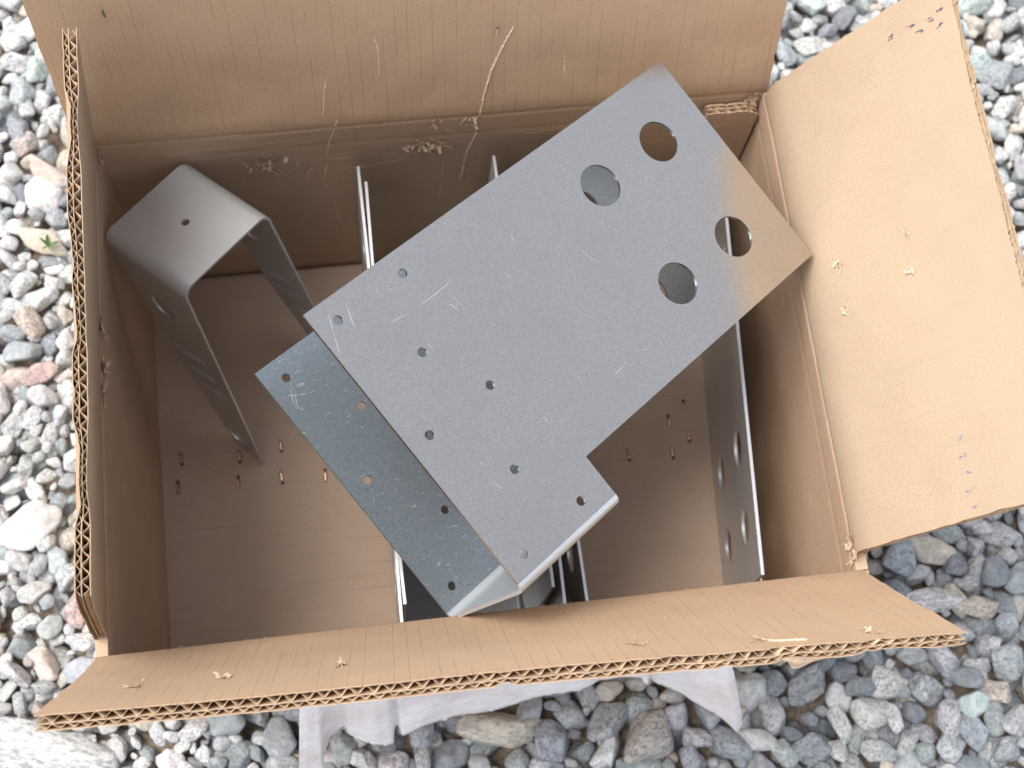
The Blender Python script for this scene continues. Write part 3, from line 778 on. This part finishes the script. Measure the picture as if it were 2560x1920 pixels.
recs = []
for kind, d in stones:
    if kind == 'fix':
        x, y, r, c, st, turn = d; r *= .80; rot = Euler((random.uniform(-.15, .15), random.uniform(-.15, .15), turn)).to_matrix(); sc = Vector(st)*r*1.05
        zc = -.020-.001+random.uniform(-.002, .002)
    else:
        x, y, r = d
        wx = pw*np.array([1.9, 1.3, .55, .12, 1.2, 1.2, .9, 1., 1.8]) if x < .03 else (pw*np.array([.5, 1.1, 1.6, 2.2, .6, .5, .3, 1., .3]) if y < .15 else pw)  # more pale stones left, more dark ones in front: partly painted-in light and shade
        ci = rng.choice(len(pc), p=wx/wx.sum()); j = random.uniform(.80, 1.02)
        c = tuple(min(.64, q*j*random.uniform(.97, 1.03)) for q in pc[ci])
        rot = Euler((random.gauss(0, .35), random.gauss(0, .35), random.uniform(0, 6.28))).to_matrix()
        sc = Vector((r, r, r))*random.uniform(1.08, 1.2)
        if kind == 'top': zc = -.026+min(r, .016)*.25+random.uniform(-.006, .005)
        else: zc = -.039+random.uniform(-.004, .004)
    if in_box(x, y, .012+r*.6): zc = min(zc, -.019-r*.95)        # the box sits on these
    recs.append((kind, random.randrange(NV), Vector((x, y, zc)), rot, sc, c, r))

# which pebbles does the photograph show: test sight lines past the box
bpy.context.view_layer.update()
bv, bf = [], []
for o in [f_back, f_front, f_left, f_right, w_back, w_front, w_left, w_right, floor]:
    b0 = len(bv); bv += [o.matrix_world @ v.co for v in o.data.vertices]; bf += [tuple(b0+i for i in p.vertices) for p in o.data.polygons]
tree = BVHTree.FromPolygons(bv, bf)
cm = cam.matrix_world.inverted(); fpx = cd.lens/cd.sensor_width
cands = []
for idx, (kind, vi, p, rot, sc, c, r) in enumerate(recs):
    if kind == 'low': continue
    q = cm @ p; sx = fpx*q.x/-q.z; sy = fpx*q.y/-q.z
    if abs(sx) > .5+.02 or abs(sy) > .375+.02: continue
    hits = 0
    for (dx, dy) in ((0, 0), (.7, 0), (-.7, 0), (0, .7), (0, -.7)):
        t = p+Vector((dx*r, dy*r, r*.3)); d = t-cam.location; L = d.length
        if tree.ray_cast(cam.location, d/L, L)[0] is None: hits += 1
    if hits: cands.append((r*r*hits, idx))
cands.sort(reverse=True)
keep = {i for _, i in cands[:295]}; seen = {i for _, i in cands}

fl = {0: 'large cream rounded stone below the white label', 1: 'large grey-brown angular stone', 2: 'largest pale speckled stone', 4: 'pink granite pebble by the left wall'}
jv, jf, jl, jc, jr = [], [], [], [], []; off = 0
for idx, (kind, vi, p, rot, sc, c, r) in enumerate(recs):
    if idx in keep:
        o = bpy.data.objects.new('pebble', variants[vi]); col.objects.link(o); o.parent = ground
        o.matrix_world = Matrix.Translation(p) @ rot.to_4x4() @ Matrix.Diagonal((*sc, 1))
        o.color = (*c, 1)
        if kind == 'fix' and idx in fl: o['label'] = fl[idx]
    else:
        P, FF = (mid_shapes[vi], F2) if (idx in seen or (-.2 < p.x < .86 and -.2 < p.y < .68)) else (low[vi], F1); A = np.array(rot) @ np.diag(sc)
        jv.append(P @ A.T+np.array(p)); jf.append(FF+off); jl.append(P); n = len(P); off += n
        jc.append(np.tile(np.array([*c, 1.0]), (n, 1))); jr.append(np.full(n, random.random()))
me = bpy.data.meshes.new('pebble_fill')
AV = np.concatenate(jv).astype(np.float32); AF = np.concatenate(jf).astype(np.int32)
me.vertices.add(len(AV)); me.vertices.foreach_set('co', AV.ravel())
me.loops.add(AF.size); me.loops.foreach_set('vertex_index', AF.ravel())
me.polygons.add(len(AF)); me.polygons.foreach_set('loop_start', np.arange(0, AF.size, 3, dtype=np.int32))
me.polygons.foreach_set('use_smooth', np.ones(len(AF), dtype=bool))
me.update(calc_edges=True)
a = me.attributes.new('loc', 'FLOAT_VECTOR', 'POINT'); a.data.foreach_set('vector', np.concatenate(jl).astype(np.float32).ravel())
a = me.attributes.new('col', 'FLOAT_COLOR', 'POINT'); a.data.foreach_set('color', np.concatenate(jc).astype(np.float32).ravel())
a = me.attributes.new('rnd', 'FLOAT', 'POINT'); a.data.foreach_set('value', np.concatenate(jr).astype(np.float32))
me.materials.append(M_stone_fill)
pf = bpy.data.objects.new('pebble_fill', me); col.objects.link(pf); pf.parent = ground
tag(pf, 'smaller grey and white pebbles filling the gravel', None, None, 'stuff')

# tiny weed between the pebbles
sv, sf = [], []
rr = random.Random(3)
for k in range(7):
    a = rr.uniform(0, 6.28); L = rr.uniform(.006, .011); w = .0013; b0 = len(sv)
    for i in range(5):
        t = i/4; r_ = L*t; z = -.016+.006*math.sin(1.4*t); ww = w*math.sin(math.pi*(.15+.8*t))
        for s in (-1, 1): sv.append((-.088+r_*math.cos(a)-s*ww*math.sin(a), .384+r_*math.sin(a)+s*ww*math.cos(a), z+.0006*s))
    for i in range(4): k2 = b0+2*i; sf.append((k2, k2+1, k2+3, k2+2))
wd = mesh_obj('weed', sv, sf, M_leaf); tag(wd, 'tiny green weed sprouting between pale pebbles left of the box', 'weed')
